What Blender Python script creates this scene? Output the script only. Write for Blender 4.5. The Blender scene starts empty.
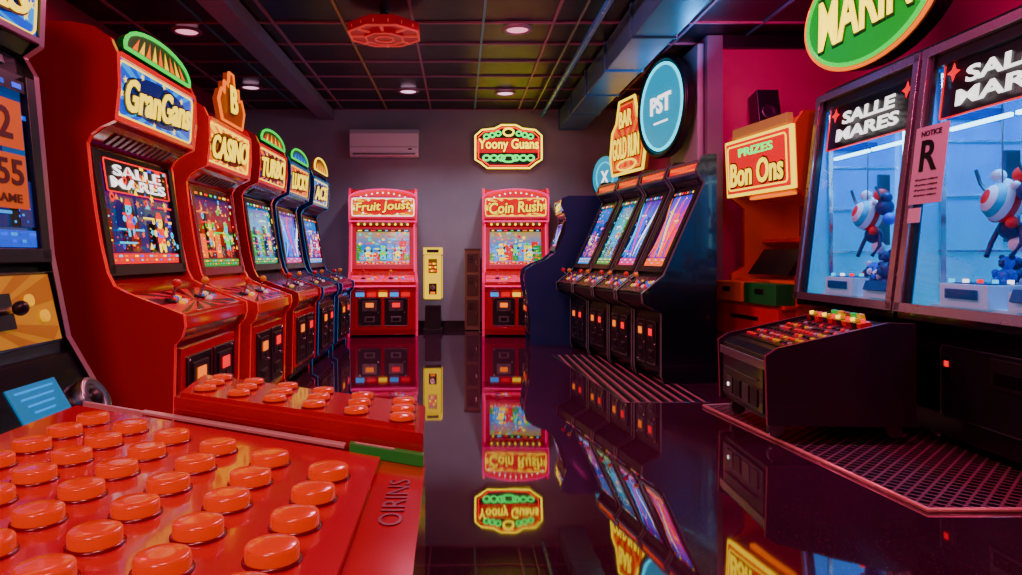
import bpy, math, random
from mathutils import Matrix, Vector
random.seed(7)
T=Matrix.Translation
def Rz(a): return Matrix.Rotation(math.radians(a),4,'Z')
def Rx(a): return Matrix.Rotation(math.radians(a),4,'X')
def Ry(a): return Matrix.Rotation(math.radians(a),4,'Y')
def MC(x,y,z,o=(0,0,0)):
    m=Matrix.Identity(4)
    for i,c in enumerate((x,y,z,o)):
        for r in range(3): m[r][i]=c[r]
    return m
I4=Matrix.Identity(4)
# ---------------- materials
_M={}
def mat(name,col,rough=.4,metal=0.,emit=0.,ecol=None,coat=0.):
    if name in _M: return _M[name]
    m=bpy.data.materials.new(name); m.use_nodes=True
    b=m.node_tree.nodes['Principled BSDF']
    b.inputs['Base Color'].default_value=(*col,1)
    b.inputs['Metallic'].default_value=metal
    b.inputs['Coat Weight'].default_value=coat
    b.inputs['Coat Roughness'].default_value=.05
    if emit:
        b.inputs['Emission Color'].default_value=(*(ecol or col),1)
        b.inputs['Emission Strength'].default_value=emit
    nt=m.node_tree
    tc=nt.nodes.new('ShaderNodeTexCoord'); n=nt.nodes.new('ShaderNodeTexNoise')
    n.inputs['Scale'].default_value=6; n.inputs['Detail'].default_value=3
    mr=nt.nodes.new('ShaderNodeMapRange'); mr.inputs['To Min'].default_value=max(0,rough-.06); mr.inputs['To Max'].default_value=min(1,rough+.08)
    nt.links.new(tc.outputs['Object'],n.inputs['Vector']); nt.links.new(n.outputs['Fac'],mr.inputs['Value'])
    nt.links.new(mr.outputs['Result'],b.inputs['Roughness'])
    _M[name]=m; return m
def glow(name,col,s): return mat(name,tuple(c*.3 for c in col),.3,0,s,col)
def art(name,pal,scale=(6,6),seed=0,emit=1.2,stripes=0.35):
    if name in _M: return _M[name]
    m=bpy.data.materials.new(name); m.use_nodes=True; nt=m.node_tree; N=nt.nodes; L=nt.links
    b=N['Principled BSDF']; b.inputs['Roughness'].default_value=.12
    tc=N.new('ShaderNodeTexCoord'); mp=N.new('ShaderNodeMapping'); mp.inputs['Scale'].default_value=(scale[0],scale[1],1); mp.inputs['Location'].default_value=(seed*3.7,seed*1.9,0)
    L.new(tc.outputs['UV'],mp.inputs['Vector'])
    def layer(sc,rand,off,dist):
        v=N.new('ShaderNodeTexVoronoi'); v.distance=dist; v.inputs['Scale'].default_value=sc; v.inputs['Randomness'].default_value=rand
        L.new(mp.outputs[0],v.inputs['Vector'])
        sp=N.new('ShaderNodeSeparateColor'); L.new(v.outputs['Color'],sp.inputs[0])
        r=N.new('ShaderNodeValToRGB'); r.color_ramp.interpolation='CONSTANT'
        p=pal[off:]+pal[:off]; els=r.color_ramp.elements
        els[0].color=(*p[0],1); els[0].position=0
        els[1].color=(*p[1%len(p)],1); els[1].position=1/len(p)
        for i in range(2,len(p)):
            e=els.new(i/len(p)); e.color=(*p[i],1)
        L.new(sp.outputs[0],r.inputs[0]); return r,sp
    r1,s1=layer(1,.9,0,'EUCLIDEAN'); r2,s2=layer(2.7,.8,min(1,len(pal)-1),'CHEBYCHEV')
    gt=N.new('ShaderNodeMath'); gt.operation='GREATER_THAN'; gt.inputs[1].default_value=1-stripes
    L.new(s2.outputs[1],gt.inputs[0])
    mx=N.new('ShaderNodeMixRGB'); L.new(gt.outputs[0],mx.inputs[0]); L.new(r1.outputs[0],mx.inputs[1]); L.new(r2.outputs[0],mx.inputs[2])
    L.new(mx.outputs[0],b.inputs['Base Color']); L.new(mx.outputs[0],b.inputs['Emission Color']); b.inputs['Emission Strength'].default_value=emit
    _M[name]=m; return m
def grad(name,cols,emit=1.,horiz=False):
    """printed / displayed vertical colour gradient artwork (UV mapped)"""
    if name in _M: return _M[name]
    m=bpy.data.materials.new(name); m.use_nodes=True; nt=m.node_tree; N=nt.nodes; L=nt.links; b=N['Principled BSDF']; b.inputs['Roughness'].default_value=.12
    tc=N.new('ShaderNodeTexCoord'); sx=N.new('ShaderNodeSeparateXYZ'); L.new(tc.outputs['UV'],sx.inputs[0])
    nz=N.new('ShaderNodeTexNoise'); nz.inputs['Scale'].default_value=5; L.new(tc.outputs['UV'],nz.inputs['Vector'])
    ma=N.new('ShaderNodeMath'); ma.operation='MULTIPLY_ADD'; ma.inputs[1].default_value=.25; L.new(nz.outputs['Fac'],ma.inputs[0])
    ad=N.new('ShaderNodeMath'); ad.operation='SUBTRACT'; L.new(sx.outputs[0 if horiz else 1],ma.inputs[2]); L.new(ma.outputs[0],ad.inputs[0]); ad.inputs[1].default_value=.125
    r=N.new('ShaderNodeValToRGB'); els=r.color_ramp.elements; n=len(cols)
    els[0].color=(*cols[0],1); els[0].position=0; els[1].color=(*cols[-1],1); els[1].position=1
    for i in range(1,n-1): e=els.new(i/(n-1)); e.color=(*cols[i],1)
    L.new(ad.outputs[0],r.inputs[0]); L.new(r.outputs[0],b.inputs['Base Color']); L.new(r.outputs[0],b.inputs['Emission Color']); b.inputs['Emission Strength'].default_value=emit
    _M[name]=m; return m
# ---------------- mesh builder
class MB:
    def __init__(s): s.v=[];s.f=[];s.m=[];s.uv=[];s.sm=[];s.mats=[]
    def add(s,vs,fs,mt,M=I4,smooth=False,uvs=None):
        if mt not in s.mats: s.mats.append(mt)
        k=s.mats.index(mt); o=len(s.v)
        s.v+= [M@Vector(p) for p in vs]
        for i,f in enumerate(fs):
            s.f.append([o+j for j in f]); s.m.append(k); s.sm.append(smooth)
            s.uv.append(uvs[i] if uvs else [(vs[j][0],vs[j][1]) for j in f])
    def box(s,M,sz,mt):
        x,y,z=[a/2 for a in sz]
        vs=[(-x,-y,-z),(x,-y,-z),(x,y,-z),(-x,y,-z),(-x,-y,z),(x,-y,z),(x,y,z),(-x,y,z)]
        fs=[(3,2,1,0),(4,5,6,7),(0,1,5,4),(1,2,6,5),(2,3,7,6),(3,0,4,7)]
        s.add(vs,fs,mt,M)
    def quad(s,M,w,h,mt):
        s.add([(-w/2,-h/2,0),(w/2,-h/2,0),(w/2,h/2,0),(-w/2,h/2,0)],[(0,1,2,3)],mt,M,False,[[(0,0),(1,0),(1,1),(0,1)]])
    def flat(s,pts,mt,M):
        a=sum(pts[i][0]*pts[(i+1)%len(pts)][1]-pts[(i+1)%len(pts)][0]*pts[i][1] for i in range(len(pts)))
        if a<0: pts=pts[::-1]
        s.add([(p[0],p[1],0) for p in pts],[list(range(len(pts)))],mt,M)
    def prism(s,pts,z0,z1,mt,M=I4,rim=None,smooth=False):
        a=sum(pts[i][0]*pts[(i+1)%len(pts)][1]-pts[(i+1)%len(pts)][0]*pts[i][1] for i in range(len(pts)))
        if a<0: pts=pts[::-1]
        n=len(pts); vs=[(p[0],p[1],z0) for p in pts]+[(p[0],p[1],z1) for p in pts]
        xs=[p[0] for p in pts]; ys=[p[1] for p in pts]; w=max(xs)-min(xs); h=max(ys)-min(ys)
        uv=[((p[0]-min(xs))/w,(p[1]-min(ys))/h) for p in pts]
        s.add(vs,[list(range(n))[::-1],list(range(n,2*n))],mt,M,False,[uv[::-1],uv])
        s.add(vs,[(i,(i+1)%n,n+(i+1)%n,n+i) for i in range(n)],rim or mt,M,smooth)
    def lathe(s,M,prof,mt,seg=24,smooth=True):
        vs=[];fs=[]
        for r,z in prof:
            for i in range(seg):
                a=2*math.pi*i/seg; vs.append((r*math.cos(a),r*math.sin(a),z))
        for k in range(len(prof)-1):
            for i in range(seg):
                j=(i+1)%seg; fs.append((k*seg+i,k*seg+j,(k+1)*seg+j,(k+1)*seg+i))
        s.add(vs,fs,mt,M,smooth)
        s.add(vs,[list(range((len(prof)-1)*seg,len(prof)*seg)),list(range(seg))[::-1]],mt,M,False)
    def cyl(s,M,r,h,mt,seg=20): s.lathe(M,[(r,0),(r,h*.85),(r*.93,h)],mt,seg,True)
    def sph(s,M,r,mt,seg=16):
        n=8; s.lathe(M,[(max(1e-4,r*math.sin(math.pi*k/n)),-r*math.cos(math.pi*k/n)) for k in range(n+1)],mt,seg)
    def tube(s,pts,r,mt,M=I4,closed=True,seg=6):
        n=len(pts); vs=[]; P=[Vector((p[0],p[1],p[2] if len(p)>2 else 0)) for p in pts]
        for i in range(n):
            if closed: t=P[(i+1)%n]-P[i-1]
            else: t=P[min(i+1,n-1)]-P[max(i-1,0)]
            t.normalize(); up=Vector((0,0,1)) if abs(t.z)<.9 else Vector((0,1,0))
            a=t.cross(up).normalized(); b=a.cross(t)
            for k in range(seg):
                q=2*math.pi*k/seg; vs.append(P[i]+a*math.cos(q)*r+b*math.sin(q)*r)
        fs=[]
        for i in range(n if closed else n-1):
            j=(i+1)%n
            for k in range(seg):
                l=(k+1)%seg; fs.append((i*seg+k,j*seg+k,j*seg+l,i*seg+l))
        s.add([tuple(v) for v in vs],fs,mt,M,True)
    def build(s,name,parent=None,off=(0,0,0),bevel=0):
        me=bpy.data.meshes.new(name); o=Vector(off)
        me.from_pydata([tuple(v-o) for v in s.v],[],s.f)
        for m in s.mats: me.materials.append(m)
        ul=me.uv_layers.new(name='UVMap')
        for p in me.polygons:
            p.material_index=s.m[p.index]; p.use_smooth=s.sm[p.index]
            for li,u in zip(p.loop_indices,s.uv[p.index]): ul.data[li].uv=u
        me.update()
        ob=bpy.data.objects.new(name,me); bpy.context.collection.objects.link(ob)
        if parent: ob.parent=parent
        else: ob.location=o
        if bevel:
            b=ob.modifiers.new('bevel','BEVEL'); b.width=bevel; b.segments=2; b.limit_method='ANGLE'; b.angle_limit=math.radians(40)
        return ob
def empty(name,loc,rz=0):
    e=bpy.data.objects.new(name,None); bpy.context.collection.objects.link(e); e.location=loc; e.rotation_euler=(0,0,math.radians(rz)); e.empty_display_size=.2
    return e
def txt(s,parent,M,w,h,mt,ext=.004,bold=.02,name='lettering',shear=0,space=1):
    c=bpy.data.curves.new(name,'FONT'); c.body=s; c.size=1; c.align_x='CENTER'; c.align_y='CENTER'; c.offset=bold; c.shear=shear; c.space_character=space
    c.space_line=.85; c.resolution_u=3
    o=bpy.data.objects.new(name,c); bpy.context.collection.objects.link(o); c.materials.append(mt)
    bpy.context.view_layer.update()
    d=o.dimensions; k=min(w/max(d.x,.01),10); ky=h/max(d.y,.01)
    bb=[Vector(b) for b in o.bound_box]; cx=(min(b.x for b in bb)+max(b.x for b in bb))/2; cy=(min(b.y for b in bb)+max(b.y for b in bb))/2
    c.extrude=ext
    if parent: o.parent=parent
    o.matrix_basis=M@Matrix.Diagonal((k,ky,1,1))@T((-cx,-cy,0))
    return o
def logo(s,parent,M,w,h,mt,mo,shear=0,name='lettering'):
    txt(s,parent,M@T((0,0,.002)),w*1.03,h*1.14,mo,.002,.06,name+'_outline',shear)
    txt(s,parent,M@T((0,0,.008)),w,h,mt,.003,.022,name,shear)
def rrect(w,h,r,n=5):
    p=[]
    for cx,cy,a0 in((w/2-r,h/2-r,0),(-w/2+r,h/2-r,90),(-w/2+r,-h/2+r,180),(w/2-r,-h/2+r,270)):
        for i in range(n+1):
            a=math.radians(a0+90*i/n); p.append((cx+r*math.cos(a),cy+r*math.sin(a)))
    return p
def ell(a,b,n=36): return [(a*math.cos(2*math.pi*i/n),b*math.sin(2*math.pi*i/n)) for i in range(n)]
def arch(w,h,rise,n=12):
    p=[(-w/2,-h/2),(w/2,-h/2),(w/2,h/2-rise)]
    for i in range(1,n):
        a=math.pi*i/n; p.append((w/2*math.cos(a)*.98,h/2-rise+rise*math.sin(a)))
    p.append((-w/2,h/2-rise)); return p
def scaled(p,k,l=None): l=l or k; return [(x*k,y*l) for x,y in p]
PM=MC((1,0,0),(0,0,1),(0,-1,0))
def PF(p0,p1,y=0,off=0,t=.5):
    p0=Vector((p0[0],0,p0[1]));p1=Vector((p1[0],0,p1[1])); u=(p1-p0).normalized(); n=Vector((0,1,0)).cross(u)
    o=p0.lerp(p1,t)+n*off; o.y+=y
    return MC((0,1,0),u,n,o)
def seglen(a,b): return math.hypot(a[0]-b[0],a[1]-b[1])
# ---------------- palette
RED=(.8,.0,.012);DRED=(.35,.0,.008);YEL=(1,.7,.0);CYN=(.0,.6,1);GRN=(.0,.65,.06);ORG=(1,.16,.0);BLK=(.004,.004,.008);WHT=(.9,.9,.9)
red=mat('red_laminate',(.68,.0,.012),.14,0,coat=.8); dred=mat('dark_red_laminate',(.3,.0,.01),.18,coat=.7)
ored=mat('orange_red_laminate',(.78,.008,.004),.18,coat=.7)
navy=mat('navy_laminate',(.002,.026,.16),.2,coat=.6); black=mat('black_laminate',BLK,.22,coat=.4); blackm=mat('black_plastic',(.008,.008,.012),.32)
chrome=mat('brushed_chrome',(.75,.72,.75),.2,1); steel=mat('dark_steel',(.2,.2,.23),.3,1)
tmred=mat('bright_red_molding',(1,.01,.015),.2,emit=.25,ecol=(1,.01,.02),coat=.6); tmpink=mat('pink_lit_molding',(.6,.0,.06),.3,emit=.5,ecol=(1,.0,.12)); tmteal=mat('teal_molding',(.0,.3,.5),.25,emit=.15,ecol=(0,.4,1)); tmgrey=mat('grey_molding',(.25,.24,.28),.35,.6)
gyel=glow('lit_yellow',(1,.68,.0),2.2); gred=glow('lit_red',(1,.0,.01),1.4); gcyn=glow('lit_cyan',(.0,.6,1),1.6); ggrn=glow('lit_green',(.0,.85,.06),1.3); gwht=glow('lit_white',(1,.95,.95),2.0); gorg=glow('lit_orange',(1,.17,.0),1.5); gblu=glow('lit_blue',(.0,.07,1),1.5); gpnk=glow('lit_pink',(1,.0,.22),1.5)
blkink=mat('black_ink',(.003,.002,.005),.3); redink=mat('dark_red_ink',(.1,.0,.0),.4); navyink=mat('navy_ink',(.0,.0,.07),.3)
cardred=mat('print_red',(.6,.0,.01),.2,emit=.75,ecol=(1,.0,.012)); cardor=mat('print_orange',(.8,.12,.0),.2,emit=1.0,ecol=(1,.16,.0)); cardyel=mat('print_yellow',(.8,.5,.0),.2,emit=1.3,ecol=(1,.62,.0)); cardblu=mat('print_blue',(.0,.05,.5),.2,emit=.95,ecol=(.0,.08,.8)); cardnav=mat('print_navy',(.0,.01,.15),.2,emit=.35,ecol=(.0,.02,.3)); cardgrn=mat('print_green',(.0,.3,.03),.2,emit=.6,ecol=(.0,.5,.05)); cardsky=mat('print_sky',(.0,.2,.6),.2,emit=1.0,ecol=(.0,.35,1)); carddk=mat('print_dark_red',(.15,.0,.01),.2,emit=.2,ecol=(.4,.0,.01)); cardpnk=mat('print_pink',(.6,.0,.15),.2,emit=.8,ecol=(1,.0,.2))
def sunburst(b,F,w,h,m1,m2,n=28):
    pts=[]; per=2*(w+h)
    for i in range(n):
        d=per*i/n
        if d<w: p=(-w/2+d,-h/2)
        elif d<w+h: p=(w/2,-h/2+d-w)
        elif d<2*w+h: p=(w/2-(d-w-h),h/2)
        else: p=(-w/2,h/2-(d-2*w-h))
        pts.append(p)
    b.quad(F@T((0,0,-.0008)),w,h,m1)
    for i in range(0,n,2): b.flat([(0,-h*.1),pts[i],pts[(i+1)%n]],m2,F)
def game(b,F,w,h,seed,style):
    """the picture displayed on a game monitor: scenery, ground, platforms, characters, score bar"""
    r=random.Random(seed); z=[0]
    def at(x,y): z[0]+=.00018; return F@T((x,y,.001+z[0]))
    def rect(x,y,ww,hh,m): b.quad(at(x,y),ww,hh,m)
    def clampx(x,ww): return max(-w/2+ww/2,min(w/2-ww/2,x))
    pal=style['fg']
    for k in range(9):
        ww=w*r.uniform(.08,.17); hh=h*r.uniform(.15,.6); rect(clampx(-w/2+w*k/8,ww),-h/2+h*.12+hh/2,ww,hh,style['mid'][k%len(style['mid'])])
        for q in range(6): rect(clampx(-w/2+w*k/8,ww)+r.uniform(-.3,.3)*ww,-h/2+h*.12+hh*(.12+.14*q),ww*.16,h*.014,pal[r.randrange(len(pal))])
    rect(0,-h*.45,w,h*.1,style['ground'])
    for k in range(14): rect(-w/2+w*(k+.5)/14,-h*.425,w/14*.7,h*.018,pal[k%len(pal)]); rect(-w/2+w*(k+.5)/14,-h*.465,w/14*.4,h*.016,pal[(k+2)%len(pal)])
    for k in range(5):
        ww=w*r.uniform(.2,.4); rect(clampx(r.uniform(-.4,.4)*w,ww),-h*.3+h*.13*k,ww,h*.018,pal[r.randrange(len(pal))])
    rect(0,h*.465,w,h*.07,blkink)
    for k in range(8): rect(-w/2+w*(k+.5)/8,h*.465,w/8*r.uniform(.3,.75),h*.03,pal[k%len(pal)])
    if style.get('swoop'):
        for k in range(5):
            m=pal[k%len(pal)]; x0=(-.45+.2*k)*w; pts=[]
            for i in range(9): a=i/8; pts.append((max(-w*.49,min(w*.49,x0+.14*w*math.sin(a*4+k))),-h*.38+h*.8*a))
            pts2=[(min(w*.49,p[0]+w*(.02+.09*math.sin(math.pi*i/8))),p[1]) for i,p in enumerate(pts)][::-1]; b.flat(pts+pts2,m,at(0,0))
    for k in range(style.get('chars',2)):
        s=w*r.uniform(.1,.14); x=(-.22+.44*k)*w if style.get('chars',2)<3 else (-.28+.28*k)*w; y=-h*.14+r.uniform(-.05,.1)*h; m1,m2=pal[(k*3)%len(pal)],pal[(k*3+1)%len(pal)]
        b.flat(ell(s*.7,s*1.0,16),blkink,at(x,y))
        b.flat(rrect(s*.9,s*.9,s*.2,3),m1,at(x,y-s*.25)); b.flat(ell(s*.36,s*.36,14),m2,at(x,y+s*.5)); b.flat([(-s*.45,0),(s*.45,0),(s*.2,s*.35),(-s*.2,s*.35)],m1,at(x,y+s*.65))
        for q in(-1,1): b.flat(ell(s*.2,s*.18,10),m2,at(x+q*s*.6,y-s*.1)); b.flat(rrect(s*.28,s*.45,s*.1,2),m2,at(x+q*s*.27,y-s*.85)); rect(x+q*s*.14,y+s*.5,s*.1,s*.12,blkink)
        rect(x,y-s*.25,s*.5,s*.12,pal[(k*3+2)%len(pal)])
    for k in range(style.get('n',26)*2):
        s=w*r.uniform(.010,.034); x=r.uniform(-.45,.45)*w; y=r.uniform(-.36,.40)*h; m=pal[r.randrange(len(pal))]; t=r.randrange(4)
        if t==0: b.flat(ell(s,s,10),m,at(x,y)); b.flat(ell(s*.4,s*.4,6),blkink,at(x,y))
        elif t==1: b.flat([(s*(1 if i%2 else .45)*math.cos(i*math.pi/5),s*(1 if i%2 else .45)*math.sin(i*math.pi/5)) for i in range(10)],m,at(x,y))
        elif t==2: rect(x,y,s*2.2,s*.7,m); rect(x,y,s*.8,s*.3,pal[(k+2)%len(pal)])
        else: b.flat([(-s,-s*.6),(s,-s*.6),(0,s)],m,at(x,y))
def ST(name,cols,mid,ground,fg,n=26,chars=2,emit=1.2,swoop=0): return dict(bg=grad(name,cols,emit),mid=mid,ground=ground,fg=fg,n=n,chars=chars,swoop=swoop)
# ---------------- room
def floor_mat():
    m=bpy.data.materials.new('polished_dark_terrazzo'); m.use_nodes=True; nt=m.node_tree; N=nt.nodes; L=nt.links; b=N['Principled BSDF']
    tc=N.new('ShaderNodeTexCoord'); v=N.new('ShaderNodeTexVoronoi'); v.inputs['Scale'].default_value=75; L.new(tc.outputs['Object'],v.inputs['Vector'])
    r=N.new('ShaderNodeValToRGB'); r.color_ramp.elements[0].color=(.5,.25,.35,1); r.color_ramp.elements[0].position=.07; r.color_ramp.elements[1].color=(.0,.0,.0,1); r.color_ramp.elements[1].position=.19
    L.new(v.outputs['Distance'],r.inputs[0])
    n=N.new('ShaderNodeTexNoise'); n.inputs['Scale'].default_value=1.6; n.inputs['Detail'].default_value=5; L.new(tc.outputs['Object'],n.inputs['Vector'])
    r2=N.new('ShaderNodeValToRGB'); r2.color_ramp.elements[0].color=(.018,.002,.012,1); r2.color_ramp.elements[1].color=(.065,.006,.035,1); L.new(n.outputs['Fac'],r2.inputs[0])
    ad=N.new('ShaderNodeMixRGB'); ad.blend_type='ADD'; ad.inputs[0].default_value=.6; L.new(r2.outputs[0],ad.inputs[1]); L.new(r.outputs[0],ad.inputs[2]); L.new(ad.outputs[0],b.inputs['Base Color'])
    mr=N.new('ShaderNodeMapRange'); mr.inputs['To Min'].default_value=.0; mr.inputs['To Max'].default_value=.06; L.new(n.outputs['Fac'],mr.inputs['Value']); L.new(mr.outputs[0],b.inputs['Roughness'])
    n2=N.new('ShaderNodeTexNoise'); n2.inputs['Scale'].default_value=4; L.new(tc.outputs['Object'],n2.inputs['Vector']); bp=N.new('ShaderNodeBump'); bp.inputs['Strength'].default_value=.012; bp.inputs['Distance'].default_value=.02; L.new(n2.outputs['Fac'],bp.inputs['Height']); L.new(bp.outputs[0],b.inputs['Normal'])
    b.inputs['IOR'].default_value=3.9
    return m
def plaster(name,c1,c2,sc=2):
    m=bpy.data.materials.new(name); m.use_nodes=True; nt=m.node_tree; N=nt.nodes; L=nt.links; b=N['Principled BSDF']
    tc=N.new('ShaderNodeTexCoord'); n=N.new('ShaderNodeTexNoise'); n.inputs['Scale'].default_value=sc; n.inputs['Detail'].default_value=6; L.new(tc.outputs['Object'],n.inputs['Vector'])
    r=N.new('ShaderNodeValToRGB'); r.color_ramp.elements[0].color=(*c1,1); r.color_ramp.elements[1].color=(*c2,1); r.color_ramp.elements[0].position=.3; r.color_ramp.elements[1].position=.7
    L.new(n.outputs['Fac'],r.inputs[0]); L.new(r.outputs[0],b.inputs['Base Color']); b.inputs['Roughness'].default_value=.7
    bm=N.new('ShaderNodeBump'); bm.inputs['Strength'].default_value=.08; L.new(n.outputs['Fac'],bm.inputs['Height']); L.new(bm.outputs[0],b.inputs['Normal'])
    return m
greyw=plaster('lilac_grey_paint',(.28,.28,.33),(.34,.34,.39)); magw=plaster('magenta_paint',(.5,.0,.16),(.6,.002,.2)); redw=plaster('dark_red_paint',(.25,.003,.04),(.3,.005,.05))
def slab(name,x0,x1,y0,y1,z0,z1,m):
    b=MB(); b.box(I4,(x1-x0,y1-y0,z1-z0),m); o=b.build(name); o.location=((x0+x1)/2,(y0+y1)/2,(z0+z1)/2); return o
XL,XR,XF,YB,YJ,H=-3.1,3.45,2.25,9.6,6.4,3.0
slab('floor',XL-.1,XR+.1,-2.1,YB+.1,-.1,0,floor_mat())
slab('ceiling',XL-.1,XR+.1,-2.1,YB+.1,H,H+.1,mat('black_ceiling_tile',(.005,.005,.011),.35))
slab('wall_back',XL-.1,XR+.1,YB,YB+.1,0,H,greyw); slab('wall_left',XL-.1,XL,-2,YB,0,H,redw)
slab('wall_right',XR,XR+.1,-2,YJ,0,H,magw); slab('wall_jog',XF,XR+.1,YJ,YB,0,H,magw); slab('wall_front',XL-.1,XR+.1,-2.1,-2,0,H,redw)
slab('baseboard_back',XL,XF,YB-.02,YB,0,.1,blackm)
slab('trim_pilaster',XF-.01,XF+.13,YJ-.06,YJ-.001,0,H-.01,plaster('pilaster_grey',(.2,.17,.22),(.26,.22,.28)))
slab('trim_cornice',XF+.13,XR,YJ-.05,YJ-.001,H-.12,H-.001,blackm)
g=MB(); tb=mat('ceiling_tbar',(.4,.15,.22),.4,.2); tb2=mat('ceiling_tbar_teal',(.08,.35,.4),.4,.2); tb3=mat('ceiling_tbar_gold',(.45,.3,.08),.4,.2)
x=XL+.3;k=0
while x<XR: g.box(T((x,3.8,H-.008)),(.022,11.5,.016),(tb,tb2,tb,tb3)[k%4]); x+=.6;k+=1
y=-1.8
while y<YB: g.box(T(((XL+XR)/2,y,H-.009)),(XR-XL,.022,.018),tb); y+=.6
g.build('trim_ceiling_grid')
bm_=mat('beam_grey_paint',(.22,.18,.26),.45); dm_=mat('duct_blue_grey',(.05,.16,.3),.3,.2)
slab('ceiling_beam',-1.92,-1.72,-1.9,9.58,H-.15,H-.02,bm_)
g=MB(); g.box(T((1.52,3.8,2.84)),(.34,11.5,.26),dm_)
for k in range(12): g.box(T((1.52,-1.5+k,2.84)),(.37,.04,.285),dm_)
g.build('air_duct',bevel=.01)
g=MB(); g.tube([(1.12,-1.5,2.9),(1.12,9.5,2.9)],.03,mat('pipe_blue',(.03,.25,.6),.25,.3),closed=False,seg=10); g.tube([(.98,-1.5,2.93),(.98,9.5,2.93)],.012,steel,closed=False,seg=8)
g.build('ceiling_conduit')
def downlight(x,y,col,e,W=60,lcol=None):
    b=MB(); lm=glow('downlight_lens_%d'%int(col[1]*100),col,e)
    b.lathe(T((0,0,-.03)),[(.13,.02),(.13,.005),(.1,0),(.095,.015),(.095,.02)],tb,28)
    b.cyl(T((0,0,-.02)),.093,.012,lm,24)
    o=b.build('ceiling_downlight'); o.location=(x,y,H-.018)
    if W:
        l=bpy.data.lights.new('downlight_lamp','SPOT'); l.energy=W; l.color=lcol or col; l.spot_size=math.radians(130); l.spot_blend=.8; l.shadow_soft_size=.1
        lo=bpy.data.objects.new('downlight_lamp',l); bpy.context.collection.objects.link(lo); lo.location=(x,y,H-.07)
downlight(.5,6.1,(1,.3,.45),1.6,W=42,lcol=(1,.12,.4)); downlight(.55,8.5,(1,.55,.8),2,W=85,lcol=(.8,.78,1)); downlight(-.62,8.4,(1,.55,.8),2,W=85,lcol=(.8,.78,1)); downlight(-2.4,6.15,(1,.3,.45),1.2,W=45,lcol=(1,.1,.2)); downlight(-2.45,8.2,(1,.5,.75),1.5,W=55,lcol=(.6,.5,1))
b=MB(); r_=empty('red_ceiling_lantern',(-.62,5.75,H))
oc=[(.31*math.cos(math.pi/8+i*math.pi/4),.31*math.sin(math.pi/8+i*math.pi/4)) for i in range(8)]
lr=mat('lantern_red',(.35,.0,.01),.3,emit=.12,ecol=(1,.0,.03)); lrib=mat('lantern_rib',(.7,.04,.04),.3,emit=.35,ecol=(1,.08,.06))
b.prism(oc,-.2,-.13,lr); b.prism(scaled(oc,.8),-.13,-.1,lr); b.prism(scaled(oc,.55),-.225,-.2,lr); b.cyl(T((0,0,-.12)),.04,.12,steel)
b.tube([(x,y,-.2) for x,y in scaled(oc,.97)],.012,lrib); b.tube([(x,y,-.225) for x,y in scaled(oc,.52)],.01,lrib); b.tube([(x,y,-.228) for x,y in scaled(oc,.25)],.01,lrib)
for i in range(8):
    a=i*45; b.box(Rz(a)@T((.2,0,-.205)),(.17,.025,.015),lrib); b.box(Rz(a+22.5)@T((.31*.9,0,-.165)),(.02,.12,.03),lrib)
b.build('lantern_body',r_,bevel=.004)
# ---------------- arcade cabinets
CL=dict(side=[(-.85,0),(.24,0),(.24,.07),(.29,.10),(.30,.60),(.33,.63),(.345,.68),(.34,.735),(.09,.83),(.03,.86),(.0,.92),(-.03,1.05),(-.055,1.2),(-.075,1.35),(-.09,1.50),(-.07,1.54),(-.03,1.57),(.035,1.60),(.05,1.75),(.045,1.9),(.015,1.97),(-.06,2.02),(-.16,2.04),(-.72,2.04),(-.82,2.0),(-.85,1.93)],
 front=((.28,.10),(.28,.60)),lip=((.325,.66),(.32,.725)),ctl=((.32,.725),(.07,.81)),scr=((-.03,.90),(-.12,1.49)),spk=((-.12,1.50),(.0,1.585)),mq=((.015,1.605),(.03,1.915)))
def shiftP(P,f): return {k:[(p[0],p[1]*f) for p in v] for k,v in P.items()}
btns=[mat('btn_yellow',(.9,.5,.0),.2,emit=.5,ecol=YEL),mat('btn_white',(.8,.8,.8),.2,emit=.3,ecol=WHT),mat('btn_red',(.9,.0,.01),.2,emit=.5,ecol=(1,.0,.01)),mat('btn_blue',(.0,.15,.9),.2,emit=.5,ecol=(.0,.2,1))]
jr=mat('joystick_red',(.8,.0,.01),.15,coat=1); jy=mat('joystick_yellow',(.9,.45,.0),.15,coat=1)
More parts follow.
